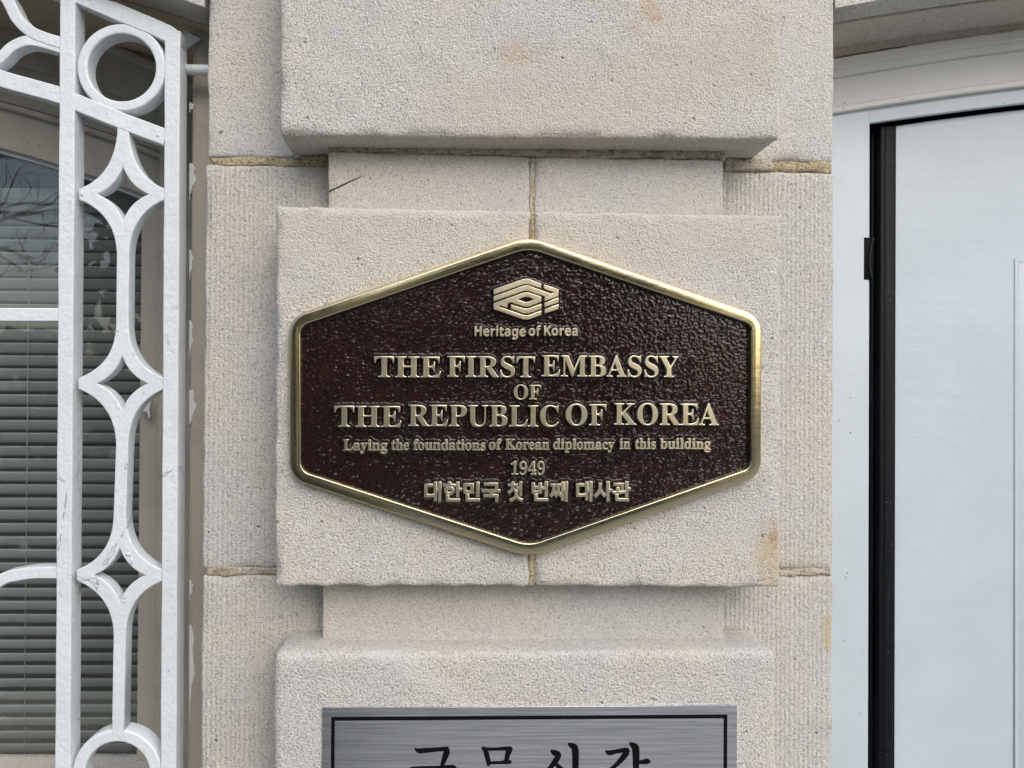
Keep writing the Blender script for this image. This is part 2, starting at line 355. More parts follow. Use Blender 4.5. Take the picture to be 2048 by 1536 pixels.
# ------------------------------------------------------------------ stone pier
W0 = .061; NK = .034; BK = .30
pier = thing('stone_pier', (0.07, .06, 0), 'pale limestone pier of stacked projecting blocks carrying the bronze plaque between window and door', 'pier')
zT = 2.75
def part(name, me, mat, parent=pier, **k): return link(name, me, mat, parent, **k)
pL = P(408, 760, W0).x; pR = P(1667.5, 760, W0).x
def zz(px, py, Y): return P(px, py, Y).z
def course(tl, tr, bl, br, mat, seed, dxl=0, dxr=0):
    q = [(pL + dxl, tl), (pR + dxr, tr), (pR + dxr, br), (pL + dxl, bl)]
    return part('course_stone', rblock(q, W0, BK, .0035, .009, .0006, seed, 1.4), mat)
zl1, zr1 = zz(411, 314, W0), zz(1667, 324, W0); zl2, zr2 = zz(411, 329, W0), zz(1667, 345, W0)
zl3, zr3 = zz(406, 1137, W0), zz(1664, 1139, W0); zl4, zr4 = zz(406, 1150, W0), zz(1664, 1151, W0)
course(zT, zT, zl1, zr1, M_course, 1, .0012, -.0005)
course(zl2, zr2, zl3, zr3, M_course_tool, 2, -.0008, .0002)
course(zl4, zr4, .02, .02, M_course_tool, 3, -.0004, -.0002)
part('mortar_joint', rblock([(pL + .003, zl1 + .001), (pR - .003, zr1 + .001), (pR - .003, zr2 - .001), (pL + .003, zl2 - .001)], W0 + .0006, BK - .02, .0025, .004, .0011, 21, 1.5), M_mortar)
part('mortar_joint', rblock([(pL + .003, zl3 + .001), (pR - .003, zr3 + .001), (pR - .003, zr4 - .001), (pL + .003, zl4 - .001)], W0 - .0004, BK - .02, .0025, .004, .0011, 22, 1.5), M_mortar_pale)
# projecting blocks
q = Q((557, -300), (1563.5, -300), (1562, 280), (558, 270), 0); q[0] = (q[3][0], zT); q[1] = (q[2][0], zT)
part('projecting_block', rblock(q, 0, W0 + .02, .005, .007, .0009, 4), M_block_top)
q = Q((553, 413), (1061, 421), (1057, 1173), (549, 1173), 0)
part('projecting_block', rblock(q, 0, W0 + .02, .0042, .006, .0010, 5), M_block)
q = Q((1070, 423), (1561.5, 430), (1559.5, 1174), (1068, 1173), 0)
part('projecting_block', rblock(q, 0, W0 + .02, .0042, .006, .0010, 6), M_block)
q = Q((546, 1305), (1555, 1302), (1563, 2000), (539, 2000), 0); q[2] = (q[2][0], .0); q[3] = (q[3][0], .0)
part('projecting_block', rblock(q, 0, W0 + .02, .0085, .007, .0008, 7, .6), M_block_low)
# recessed bands
ztop = zz(1050, 306, NK)
qn = Q((656, 303), (1060, 313), (1060, 440), (656, 440), NK); qn[2] = (qn[2][0], zz(900, 450, NK)); qn[3] = (qn[3][0], zz(900, 450, NK))
part('recessed_band', rblock(qn, NK, W0 + .02, .002, .007, .0005, 8), M_neck)
qn = Q((1069, 314), (1447, 320), (1447, 440), (1069, 440), NK); qn[2] = (qn[2][0], zz(1300, 455, NK)); qn[3] = (qn[3][0], zz(1300, 455, NK))
part('recessed_band', rblock(qn, NK, W0 + .02, .002, .007, .0006, 9), M_neck)
q = Q((645, 1150), (1447, 1150), (1449, 1340), (644, 1340), NK)
part('recessed_band', rblock(q, NK, W0 + .02, .002, .007, .0005, 10, .7), M_neck)
# mortar between blocks and bands
q = Q((656, 287), (1450, 296), (1450, 319), (656, 304), NK)
part('mortar_joint', rblock(q, NK + .0012, W0 + .01, .002, .0035, .0012, 23, 1.5), M_mortar_pale)
q = Q((1059.5, 425), (1071.5, 425), (1069.5, 1173), (1056, 1173), 0)
part('mortar_joint', rblock(q, .0012, .05, .002, .004, .0009, 24), M_mortar)
q = Q((1058.5, 314), (1070.5, 314), (1070.5, 445), (1058.5, 445), NK)
part('mortar_joint', rblock(q, NK + .0008, .06, .002, .004, .0008, 25), M_mortar_pale)
# lumps of mortar beside the neck at the bed joints
for (tl, br, s) in (((1449, 318), (1545, 342), 31), ((600, 311), (655, 326), 32), ((583, 1262), (646, 1268), 33), ((1450, 1256), (1490, 1262), 34)):
    a = P(*tl, W0); b = P(*br, W0)
    part('mortar_joint', rblock(rect(a.x, b.x, a.z, b.z), W0 - .003, W0 + .02, .0028, .0035, .0014, s, 1.5), M_mortar_pale if s != 32 else M_mortar)
# scratch on the band
part('scratch', prism([strip([tuple(P(x, y, NK).xz) for x, y in ((658, 383), (690, 368), (712, 358), (724, 352))], [.0011, .0012, .0009, .0004])], NK - .0006, NK + .001), M_hinge)

# ------------------------------------------------------------------ arches of stone over window and door
def arc_line(x0, x1, x_c, y_c, k, Y, n=40):
    return [tuple(P(x, y_c + k*(x - x_c)**2, Y).xz) for x in [x0 + (x1 - x0)*i/n for i in range(n+1)]]
DC, DK = 3000, 6.6e-5
darch = thing('stone_arch', P(2430, 30, .1), 'weathered limestone arch over the white door, its dusty soffit showing from below', 'arch')
lo = arc_line(1666, 4334, DC, 16 - DK*1334**2, DK, W0)
x0d = pR + .0006; x1d = lo[-1][0]
lo = [(max(x0d, a), b) for a, b in lo]
part('arch_stone', prism([lo + [(x1d, 0), (x1d + .5, 0), (x1d + .5, zT), (x0d, zT)]], W0 + .001, .101, .0012), M_course, darch)
lo2 = [(a, b - .0022) for a, b in lo]
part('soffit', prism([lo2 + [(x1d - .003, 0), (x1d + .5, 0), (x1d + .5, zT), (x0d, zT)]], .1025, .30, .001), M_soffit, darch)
warch = thing('stone_arch', P(-300, 0, .1), 'brown weathered stone arch soffit over the barred window, cracked and dirty', 'arch')
# window arch: the front edge falls to the right towards the pier
WC, WK = -640, 1.62e-4
def wl(off, Y, x0=-1700, x1=409): return arc_line(x0, x1, WC, off, WK, Y)
lo = wl(14 - WK*(411-WC)**2, W0); xw1 = pL - .0004; xw0 = lo[0][0]
lo = [(min(a, xw1), b) for a, b in lo]
part('arch_stone', prism([lo + [(xw1, zT), (xw0 - .4, zT), (xw0 - .4, 0), (xw0, 0)]], W0 + .001, .11, .0012), M_course, warch)
lo2 = [(a, b - .002) for a, b in lo]
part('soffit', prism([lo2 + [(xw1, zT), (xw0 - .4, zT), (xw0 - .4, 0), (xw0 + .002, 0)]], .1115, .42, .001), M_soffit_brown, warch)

# ------------------------------------------------------------------ door frame and door
dfr = thing('door_surround', P(1700, 1500, .18), 'white painted door frame with moulded arched head beside the pier', 'door frame')
FY = .178; LY = .200
xj0 = pR + .001; xj1 = P(1747, 800, FY).x; xm0 = P(1560, 800, FY).x
xl0 = P(1790, 800, LY).x; xmid = P(3000, 800, LY).x; leafw = 2*(xmid - xl0); xr = xl0 + leafw
def dl(y1670, Y, k=DK, x0=1600, x1=4460): return arc_line(x0, x1, DC, y1670 - k*(1670-DC)**2, k, Y)
def band(name, top, bot, Y0, Y1, mat, parent, bev=.0008): return part(name, prism([bot + top[::-1]], Y0, Y1, bev), mat, parent)
def clipx(L, x0): return [(max(a, x0), b) for a, b in L]
band('filler', clipx(dl(50, FY - .003), xm0), clipx(dl(114, FY - .003), xm0), FY - .003, FY + .02, M_soffit, dfr, .0005)
band('sealant', clipx(dl(112, FY - .006), xm0), clipx(dl(119, FY - .006), xm0), FY - .006, FY + .02, M_soffit_brown, dfr, .001)
band('head_moulding', dl(112, FY - .003), dl(139, FY - .003), FY - .006, FY + .03, M_head, dfr, .003)
band('head_moulding', dl(134, FY), dl(156, FY), FY - .0025, FY + .03, M_head, dfr, .0035)
band('head_board', dl(150, FY), dl(217, FY), FY + .004, FY + .05, M_head, dfr, .0015)
band('head_bead', dl(212, FY, 6.3e-5), dl(226, FY, 6.3e-5), FY + .0005, FY + .03, M_head, dfr, .0022)
top_in = arc_line(1600, 4460, DC, 245 - 5.9e-5*(1750-DC)**2, 5.9e-5, FY + .008)
band('head_rail', dl(220, FY + .008, 6.3e-5), top_in, FY + .008, FY + .015, M_frame, dfr, .0015)
band('head_gap_shade', arc_line(1600, 4460, DC, 100 - 5.9e-5*(1750-DC)**2, 5.9e-5, FY + .016), arc_line(1600, 4460, DC, 240 - 5.9e-5*(1750-DC)**2, 5.9e-5, FY + .016), FY + .016, FY + .08, M_dark, dfr, 0)  # black band painted for the shade in the gap over the leaf
ztp = zz(1700, 236, FY + .007)
jmb = part('jamb', box(xm0, xj1, FY + .0066, LY + .05, 0.0, ztp + .02, .0045, 4), M_frame, dfr)
part('jamb', box(xr + .02, xr + .11, FY + .0066, LY + .05, 0.0, ztp + .02, .0045, 4), M_frame, dfr)
part('threshold', box(xm0, xr + .11, FY - .05, LY + .08, 0.0, .03, .003, 3), M_sill, dfr)
part('door_gap_shade', box(xj1 - .004, xr + .03, LY + .045, LY + .06, 0.0, zz(1900, 100, LY), 0), M_dark, dfr, smooth=False)  # black sheet behind the leaf, painting in the dark of the gap
door = thing('door', P(2400, 1500, .2), 'white panelled door with black edge strip, standing shut beside the pier', 'door')
tl = arc_line(1788, 4460, DC, 251 - 5.9e-5*(1790-DC)**2, 5.9e-5, LY)
tl = [(a, b) for a, b in tl if a <= xr]; tl[0] = (xl0, tl[0][1])
part('leaf', prism([tl + [(tl[-1][0], .035), (xl0, .035)]], LY, LY + .04, .0016), M_door, door)
px0 = P(2028, 700, LY).x; pzt = zz(2030, 518, LY)
def pan(x0, x1, z0, z1):
    a = part('panel', box(x0 + .0044, x1 - .0044, LY - .0014, LY + .01, z0 + .0044, z1 - .0044, .0012, 3), M_door, door)
    b = part('panel_bead', prism([[(x0, z0), (x1, z0), (x1, z1), (x0, z1)], [(x0+.0052, z0+.0052), (x1-.0052, z0+.0052), (x1-.0052, z1-.0052), (x0+.0052, z1-.0052)]], LY - .0022, LY + .004, .0016), M_door, a)
px1 = xmid - (px0 - xl0)
for xa, xb in ((px0, px1), (2*xmid - px1, 2*xmid - px0)): pan(xa, xb, .95, pzt); pan(xa, xb, .2, .82)
part('meeting_strip', box(xmid - .012, xmid + .012, LY - .006, LY + .002, .04, zz(2000, 190, LY), .002, 2), M_door, door)
zst = zz(1760, 252, LY)
part('edge_strip', box(P(1757.5, 800, LY).x, P(1789, 800, LY).x, LY - .0025, LY + .03, .03, zst, .0012, 3), M_black, door)
part('edge_strip', box(P(1766, 800, LY).x, P(1786, 800, LY).x, LY - .0034, LY, .03, zst - .001, .0008, 2), M_black, door)
part('edge_strip', box(P(1749.5, 800, LY).x, P(1756.5, 800, LY).x, LY + .008, LY + .03, .03, zst, .0012, 2), M_black, door)  # black strip painting in the shaded gap beside the jamb
# hinge pocket, its shade painted as a black box on the jamb
hz0, hz1 = zz(1744, 558, FY), zz(1744, 473, FY); hx0 = P(1734, 515, FY).x
part('hinge_pocket', box(hx0, xj1 + .001, FY + .0058, FY + .02, hz0, hz1, .0006, 1), M_dark, jmb)
hc = [P(1751.5, y, FY) for y in (474, 488, 505, 520, 537, 552, 557)]
hp = [Vector((p.x - .0052*math.sin(math.pi*i/6), FY + .006, p.z)) for i, p in enumerate(hc)]
part('hinge', tube(bez(hp, 5), .0022, 10), M_hinge, jmb)
# handle on the far side of the door, out of the picture
part('handle', tube([Vector((xmid - .07, LY - .05, 1.02)), Vector((xmid - .13, LY - .05, 1.02)), Vector((xmid - .19, LY - .048, 1.02))], .009), M_letter, door)
part('handle', tube([Vector((xmid - .07, LY + .005, 1.02)), Vector((xmid - .07, LY - .05, 1.02))], .011), M_letter, door)

# ------------------------------------------------------------------ window
win = thing('window', P(0, 1500, .28), 'arched window with beige wooden frame and dark reflecting glass behind the white grille', 'window')
CY = .128; SY = .262; GY = .292
xc0 = P(378.5, 800, CY).x
part('jamb_casing', box(xc0, pL + .03, CY, .40, .70, zz(400, 60, CY), .003, 3), M_beige, win)
xs1 = P(331, 800, SY).x; xs2 = P(311, 800, SY).x; xs3 = P(279, 800, GY - .012).x
part('jamb', box(xs1, xc0 + .08, SY - .004, .40, .70, zz(331, 95, SY), .003, 3), M_beige, win)
part('jamb', box(xs2, xs1 - .0006, SY + .004, .40, .70, zz(331, 95, SY), .002, 3), M_beige, win)
sash = part('sash', box(xs3, xs2 - .0006, GY - .012, .40, .70, zz(300, 270, GY), .002, 3), M_beige, win)
def wq(p3, Y, x0=-1700, x1=420):
    (xa, ya), (xb, yb) = p3; k = (yb - ya)/((xb - WC)**2 - (xa - WC)**2); c = ya - k*(xa - WC)**2
    return arc_line(x0, x1, WC, c, k, Y)
A = wq(((208, 101), (309, 143)), SY + .003); B = wq(((60, 138), (250, 197)), SY + .003); B2 = wq(((60, 142), (250, 201)), SY + .012)
C_ = wq(((0, 202), (310, 300)), SY + .012); C0 = wq(((0, 214), (310, 312)), SY + .004); D_ = wq(((0, 296), (278, 386)), GY - .014)
def up(L, h): return [(a, b + h) for a, b in L]
band('head_board', up(A, .06), B, SY + .003, .40, M_beige, win, .001)
band('head_board', up(B, .004), C_, SY + .010, .40, M_beige, win, .001)
band('head_bead', up(C0, .0085), C0, SY + .004, .30, M_beige, win, .003)
band('head_bead', up(A, .012), A, SY - .006, .30, M_beige, win, .003)
Cd = [P(0, 0, 0)]*0
band('head_rail', up(wq(((0, 211), (310, 309)), GY - .016), .01), D_, GY - .016, .40, M_beige, win, .0015)
band('glazing_bead', up(wq(((0, 300), (278, 390)), GY - .008), .006), wq(((0, 306), (278, 396)), GY - .008), GY - .008, GY + .02, M_frame, win, .0012)
xg0 = P(-1700, 800, GY).x
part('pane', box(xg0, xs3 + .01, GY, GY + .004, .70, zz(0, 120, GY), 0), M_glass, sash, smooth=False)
part('sill', rblock(rect(xg0 - .2, pL + .02, zz(100, 1529, GY), zz(100, 1700, .10)), .075, GY - .001, .006, .02, .0006, 41), M_sill, win)
zsb = zz(100, 1700, .10)
part('apron_stone', rblock(rect(xw0 - .01, xw1 + .004, zsb + .002, .0), W0 + .03, .30, .004, .012, .0006, 42), M_course_tool, warch)
# paint smears on the casing edge and the drip on the sash
for (y0, y1, wd) in ((327, 400, 9), (640, 720, 5), (780, 860, 9), (1160, 1200, 5), (1250, 1440, 7), (205, 225, 7), (500, 560, 5)):
    pts = []
    for i in range(9):
        t = i/8; wv = wd*math.sin(math.pi*min(1, t*1.15 + .08))**.6 if t < .9 else wd*.25
        pts.append((379 + max(1.2, 1.75*wv*(.75 + .25*math.sin(t*17 + y0))), y0 + (y1 - y0)*t))
    out = [tuple(P(379, y0, CY).xz)] + [tuple(P(a, b, CY).xz) for a, b in pts] + [tuple(P(379, y1, CY).xz)]
    part('paint_smear', prism([out], CY - .0012, CY + .002, .0004), M_drip, win)
dr = [(278, 818), (300, 800), (308, 792), (304, 806), (300, 818), (303, 832), (298, 838), (296, 824), (288, 822)]
part('paint_drip', prism([[tuple(P(a, b, SY + .002).xz) for a, b in dr]], SY - .001, SY + .006, .0008), M_drip, win)
part('bracket_tab', prism([[tuple(P(a, b, CY - .004).xz) for a, b in ((367, 62), (403, 79), (373, 97))]], CY - .006, CY - .002, .0004), M_white, win)

# dim room behind the glass
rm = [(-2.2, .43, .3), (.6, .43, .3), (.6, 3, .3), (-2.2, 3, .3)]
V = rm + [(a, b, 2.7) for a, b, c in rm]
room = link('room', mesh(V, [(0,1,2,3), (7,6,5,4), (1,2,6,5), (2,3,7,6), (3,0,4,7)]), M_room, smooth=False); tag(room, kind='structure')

# ------------------------------------------------------------------ blind
BY = .40 - .035
blind = thing('venetian_blind', P(0, 420, BY), 'grey venetian blind with half tilted slats hanging behind the window glass', 'blind')
xb0 = xg0 + .05; xb1 = P(281, 800, BY).x + .06
hr = part('headrail', box(xb0, xb1, BY - .016, BY + .016, zz(100, 428, BY), zz(100, 398, BY), .002, 2), M_slat, blind)
part('valance', box(xb0, xb1, BY - .0225, BY - .0185, zz(100, 414, BY), zz(100, 384, BY), .0015, 2), M_slat, hr)
V = []; Fc = []; pitch = .0193; z = zz(100, 432, BY) - .006; wdt = .0180; ang = R(64); k = 0
rnd = random.Random(3)
while z > .72:
    a = ang + R(rnd.uniform(-1.5, 1.5)); dz = rnd.uniform(-.0004, .0004); base = len(V); n = 7
    for i in range(n):
        t = (i/(n-1) - .5)*wdt; bow = .0014*(1 - (2*i/(n-1) - 1)**2)
        yy = BY + t*math.cos(a) - bow*math.sin(a); zc = z + dz - t*math.sin(a) - bow*math.cos(a)*.3
        V += [(xb0, yy, zc), (xb1, yy, zc + rnd.uniform(-.0001, .0001))]
    for i in range(n-1): Fc.append((base+2*i, base+2*i+1, base+2*i+3, base+2*i+2))
    z -= pitch
sl = part('slats', mesh(V, Fc), M_slat, blind); md = sl.modifiers.new('thick', 'SOLIDIFY'); md.thickness = .0004
for px in (64, -420, -900):
    x = P(px, 800, BY).x; part('ladder_cord', tube([Vector((x, BY - .011, zz(100, 425, BY))), Vector((x, BY - .011, .72))], .0006, 6), M_slat, blind)

# ------------------------------------------------------------------ grille
GR = .085; GD = .017
gri = thing('window_grille', P(235, 1500, GR), 'white painted wrought iron window grille of rings and concave star scrolls', 'grille')
def G(px, py): return tuple(P(px, py, GR).xz)
S_G = (GR + DIST)/F
def gpart(name, outl, y0=GR, y1=GR + GD, bev=.0013): return part(name, prism(outl, y0, y1, bev, 3), M_white, gri)
def vbar(x0t, x1t, x0b, x1b, y0=GR - .0012, y1=None, top=-420):
    # slightly uneven hand-painted bar
    L = []; Rr = []; n = 40
    for i in range(n+1):
        t = i/n; y = top + (1734 - top)*t; f = max(0, min(1, y/1536))
        jx = .6*math.sin(i*1.7) + .5*math.sin(i*.63 + x0t)
        L.append(G(x0t + (x0b - x0t)*f + jx*.5, y)); Rr.append(G(x1t + (x1b - x1t)*f - jx*.3, y))
    return gpart('bar', [L + Rr[::-1]], y0, y1 or GR + .021, .0013)
vbar(120.5, 151.5, 111, 141)
vbar(330.5, 361, 321.5, 353, top=62)
vbar(-640, -610, -640, -610)
gpart('rail', [[G(-640, -200), G(-400, -190), G(-150, -128), G(60, -55), G(160, -16), G(232, 4), G(300, 32), G(345, 52), G(361, 66), G(361, 92), G(332, 84), G(300, 68), G(240, 44), G(155, 7), G(60, -25), G(-150, -98), G(-400, -160), G(-640, -170)]])
gpart('rail', [strip(bez([G(-640, 60), G(-400, 65), G(-150, 105), G(0, 156), G(60, 173), G(122, 191), G(152, 204), G(240, 240), G(333, 275)], 8), 33*S_G)])
gpart('rail', [strip([G(-640, 629), G(-300, 629), G(124, 629)], 26*S_G)])
def ring(cx, cy, ro, ri, dy=0):
    c = G(cx, cy); n = 64
    return gpart('ring', [[(c[0] + S_G*ro*math.cos(2*math.pi*i/n), c[1] + S_G*ro*math.sin(2*math.pi*i/n)) for i in range(n)],
                          [(c[0] + S_G*ri*math.cos(2*math.pi*i/n), c[1] + S_G*ri*math.sin(2*math.pi*i/n)) for i in range(n)]], GR + .0006 + dy, GR + GD + .004, .0022)
ring(242, 134, 87.5, 67)
ring(233, 1549, 87.5, 63)
def cc(p0, p1, ctr, n=14):
    """concave curve from p0 to p1 bowing towards ctr"""
    out = []
    for i in range(n+1):
        t = i/n; m = ((p0[0]*(1-t)**2 + 2*ctr[0]*t*(1-t) + p1[0]*t*t), (p0[1]*(1-t)**2 + 2*ctr[1]*t*(1-t) + p1[1]*t*t)); out.append(m)
    return out
def star(cx, cy, up_, dn, sw_t, sw_b, lx=-88, rx=84):
    l = cc((-sw_t, -up_), (lx, -11), (-14, -38)) + cc((lx, 11), (-sw_b, dn), (-15, 40))
    r_ = cc((sw_b, dn), (rx, 11), (15, 40)) + cc((rx, -11), (sw_t, -up_), (14, -38))
    h = cc((-51, 0), (0, -55), (-14, -15)) + cc((0, -55), (51, 0), (14, -15))[1:] + cc((51, 0), (0, 53), (14, 15))[1:] + cc((0, 53), (-51, 0), (-14, 15))[1:-1]
    f = lambda L: [G(cx + a, cy + b) for a, b in L]
    return f(l), f(r_), f(h)
st = [star(245, 388, 137, 120, 11, 12.5), star(243.5, 767, 118, 122, 12.5, 12.5), star(238.5, 1151, 122, 118, 12.5, 12.5, -86, 86)]
gpart('star_scroll', [st[0][0] + st[1][0] + st[2][0] + [G(222.5, 1476), G(247.5, 1476)] + st[2][1] + st[1][1] + st[0][1]] + [t[2] for t in st], GR + .0004, GR + GD)
gpart('scroll', [strip(bez([G(-40, -95), G(-15, -40), G(14, 0), G(33, 36), G(60, 62), G(92, 76), G(126, 86)]), 23*S_G)])
gpart('scroll', [strip(bez([G(-75, 200), G(-45, 150), G(0, 113), G(22, 92), G(52, 80), G(84, 84), G(126, 97)]), 21*S_G)], GR + .0007, GR + GD - .0004)
gpart('scroll', [strip(bez([G(-130, 1300), G(-70, 1210), G(0, 1161), G(33, 1151), G(68, 1146), G(118, 1146)]), 23*S_G)])
rod = [P(366, 139, .104), Vector((pL + .02, .104, P(366, 139, .104).z - .0006))]
part('fixing_rod', tube(rod, .0058, 16), M_white, gri)
part('fixing_collar', tube([rod[0] + Vector((-.002, 0, 0)), rod[0] + Vector((.0035, 0, 0))], .0068, 16), M_white, gri)
rod = [P(356, 1700, .104), Vector((pL + .02, .104, P(356, 1700, .104).z))]
part('fixing_rod', tube(rod, .0058, 16), M_white, gri)

# flakes and runs of old paint left on the ironwork
def blob(p, rx, rz, seed, ry=.0022):
    bm = bmesh.new(); bmesh.ops.create_icosphere(bm, subdivisions=3, radius=1)
    for v in bm.verts:
        k = 1 + .45*noise.noise(v.co*1.9 + Vector((seed*3.1, 0, 0))) + .25*noise.noise(v.co*4.3 + Vector((0, seed, 0)))
        v.co = Vector((p[0] + v.co.x*rx*k, p[1] + v.co.y*ry*k, p[2] + v.co.z*rz*k))
    me = bpy.data.meshes.new('blob'); bm.to_mesh(me); bm.free(); return me
for i, (bx, by, rx, rz) in enumerate(((258, 1108, .0030, .0022), (264, 1122, .0018, .0034), (252, 1192, .0016, .0030), (248, 1202, .0014, .0022), 
        (120, 625, .0016, .0022), (318, 272, .0026, .0016), (165, 388, .0018, .0028), (237, 660, .0014, .0022), (345, 1450, .0013, .0017), (124, 186, .0020, .0022))):
    part('paint_flake', blob(P(bx, by, GR + .0012), rx, rz, i), M_white, gri)

# ------------------------------------------------------------------ bronze plaque
PF = -.0125; PB = -.0062
plq = thing('plaque', P(1055, 790, 0), 'hexagonal oxblood plaque with polished brass rim and raised English and Korean lettering', 'plaque')
hexpx = [(1057, 470), (1527, 631), (1526, 953), (1059, 1117), (577, 960), (575.5, 634)]
hexv = [P(a, b, PF) for a, b in hexpx]
hexv = [Vector((p.x, p.z)) for p in hexv]      # clockwise from the top
rads = [.050, .022, .022, .050, .024, .024]
def hexloop(ins, n=18):
    N = len(hexv); lines = []
    for i in range(N):
        a, b = hexv[i], hexv[(i+1) % N]; t = (b - a).normalized(); nn = Vector((t.y, -t.x))   # inward for clockwise
        lines.append((a + nn*ins, t))
    out = []
    for i in range(N):
        (p, t), (q_, u) = lines[i-1], lines[i]
        den = t.x*u.y - t.y*u.x; s = ((q_ - p).x*u.y - (q_ - p).y*u.x)/den; c = p + t*s
        r = max(.002, rads[i] - ins); half = math.acos(max(-1, min(1, t.dot(u))))/2; tl_ = r*math.tan(half)
        st = c - t*tl_; nn = Vector((t.y, -t.x)); ctr = st + nn*r
        a0 = math.atan2((st - ctr).y, (st - ctr).x)
        for k in range(n+1): 
            an = a0 - 2*half*k/n; out.append((ctr.x + r*math.cos(an), ctr.y + r*math.sin(an)))
    return out
def sweep(profile):
    loops = [hexloop(i) for i, y in profile]; V = []; Fc = []; m = len(loops[0])
    for (ins, y), L in zip(profile, loops): V += [(a, y, b) for a, b in L]
    for l in range(len(profile)-1):
        for k in range(m):
            Fc.append((l*m+k, l*m+(k+1) % m, (l+1)*m+(k+1) % m, (l+1)*m+k))
    return fixn(mesh(V, Fc))
RW = .0120
rim = part('rim', sweep([(.0016, PF + .0022), (.0018, PF + .0010), (.0023, PF + .0003), (.0028, PF + .00004), (.0036, PF), (RW*.5, PF - .00025), (.0085, PF - .0001), (RW - .0014, PF), (RW - .0008, PF + .00002), (RW - .0003, PF + .0004), (RW, PF + .0010), (RW + .0006, PF + .0046), (RW + .0008, PB + .003)]), M_brass, plq)
part('edge', sweep([(-.0004, .003), (-.0004, PF + .0065), (.0002, PF + .0040), (.0017, PF + .0023), (.0024, PF + .0030), (.004, PF + .006)]), M_brass_side, rim)

# lettering
def bold(s):
    o = ''
    for ch in s:
        if 'A' <= ch <= 'Z': o += chr(0x1D400 + ord(ch) - 65)
        elif 'a' <= ch <= 'z': o += chr(0x1D41A + ord(ch) - 97)
        elif '0' <= ch <= '9': o += chr(0x1D7CE + ord(ch) - 48)
        else: o += ch
    return o
def sans(s): return ''.join(chr(0x1D5D4 + ord(c) - 65) if 'A' <= c <= 'Z' else chr(0x1D5EE + ord(c) - 97) if 'a' <= c <= 'z' else c for c in s)
CAPS = {}
def text_mesh(body, size, ext, bev, off, space=1.0):
    cu = bpy.data.curves.new('text', 'FONT'); cu.body = body; cu.size = size; cu.extrude = ext; cu.bevel_depth = bev; cu.bevel_resolution = 2
    cu.offset = off; cu.space_character = space; cu.resolution_u = 6
    return curve_mesh(cu, Matrix.Identity(4))
def bounds(me):
    c = np.empty(len(me.vertices)*3); me.vertices.foreach_get('co', c); c = c.reshape(-1, 3); return c.min(0), c.max(0)
LET = []
def word(body, ref, x0, x1, ytop, ybase, off=0.0, space=1.0, full=False):
    """one word of raised letters between two measured ends, cap height from ytop to ybase"""
    if ref not in CAPS:
        me = text_mesh(ref, 1.0, 0, 0, 0); a, b = bounds(me); CAPS[ref] = (a[1], b[1]); bpy.data.meshes.remove(me)
    LF = PF - .0002; p0 = P(x0, ybase, LF); p1 = P(x1, ybase, LF); hgt = P(x0, ytop, LF).z - p0.z
    lo_, hi_ = CAPS[ref]; size = hgt/(hi_ - lo_); bev = min(.00055, hgt*.022)
    me = text_mesh(body, size, .0032, bev, -bev*.55 + off*hgt, space)
    a, b = bounds(me); sx = (p1.x - p0.x)/(b[0] - a[0])
    tilt = math.atan2(p1.z - p0.z, p1.x - p0.x)*0.0
    me.transform(Matrix.Translation((p0.x, LF, p0.z)) @ Matrix.Rotation(math.pi/2, 4, 'X') @ Matrix.Diagonal((sx, 1, 1, 1)) @ Matrix.Translation((-a[0], -lo_*size, -b[2])))
    LET.append(me); return me
def line(words, name):
    bm = bmesh.new()
    for me in words: bm.from_mesh(me)
    me = bpy.data.meshes.new(name); bm.to_mesh(me); bm.free()
    o = part('lettering', me, M_letter, plq); sharp(o, 50); o['label'] = name
    return o
bH = bold('H')
line([word(sans('Heritage'), sans('H'), 949, 1051, 652.5, 672), word(sans('of'), sans('H'), 1057, 1082, 652, 671.5), word(sans('Korea'), sans('H'), 1088, 1156, 651.5, 671)], 'small sans serif line reading Heritage of Korea')
line([word(bold('THE'), bH, 748, 882, 713, 754), word(bold('FIRST'), bH, 894, 1070, 712.5, 753.5), word(bold('EMBASSY'), bH, 1083, 1358, 711, 752.5)], 'first large serif line')
line([word(bold('OF'), bH, 1027, 1082, 770, 798.5)], 'short serif word between the two large lines')
line([word(bold('THE'), bH, 668, 803, 812, 853.5), word(bold('REPUBLIC'), bH, 816, 1118, 810, 852), word(bold('OF'), bH, 1131, 1213, 808.5, 850.5), word(bold('KOREA'), bH, 1228, 1438, 807, 849.5)], 'second large serif line')
sm = [('Laying', 686, 775), ('the', 782, 818), ('foundations', 826, 971), ('of', 977, 1004), ('Korean', 1010, 1099), ('diplomacy', 1106, 1229), ('in', 1239, 1261), ('this', 1270, 1312), ('building', 1320, 1422)]
line([word(bold(s), bH, a, b, 879.5 - (a - 686)*.0036, 900.5 - (a - 686)*.0048, .014) for s, a, b in sm], 'small serif line below the large lines')
line([word(bold('1949'), bold('1'), 1021, 1090, 922.5, 949.5)], 'year in serif figures')
kr = [('대한민국', 848, 1001), ('첫', 1014, 1047), ('번째', 1063, 1136), ('대사관', 1152, 1262)]
line([word(s, '대', a, b, 965 - (a - 848)*.002, 1002.5 - (a-848)*.003, .036) for s, a, b in kr], 'bold Korean line')
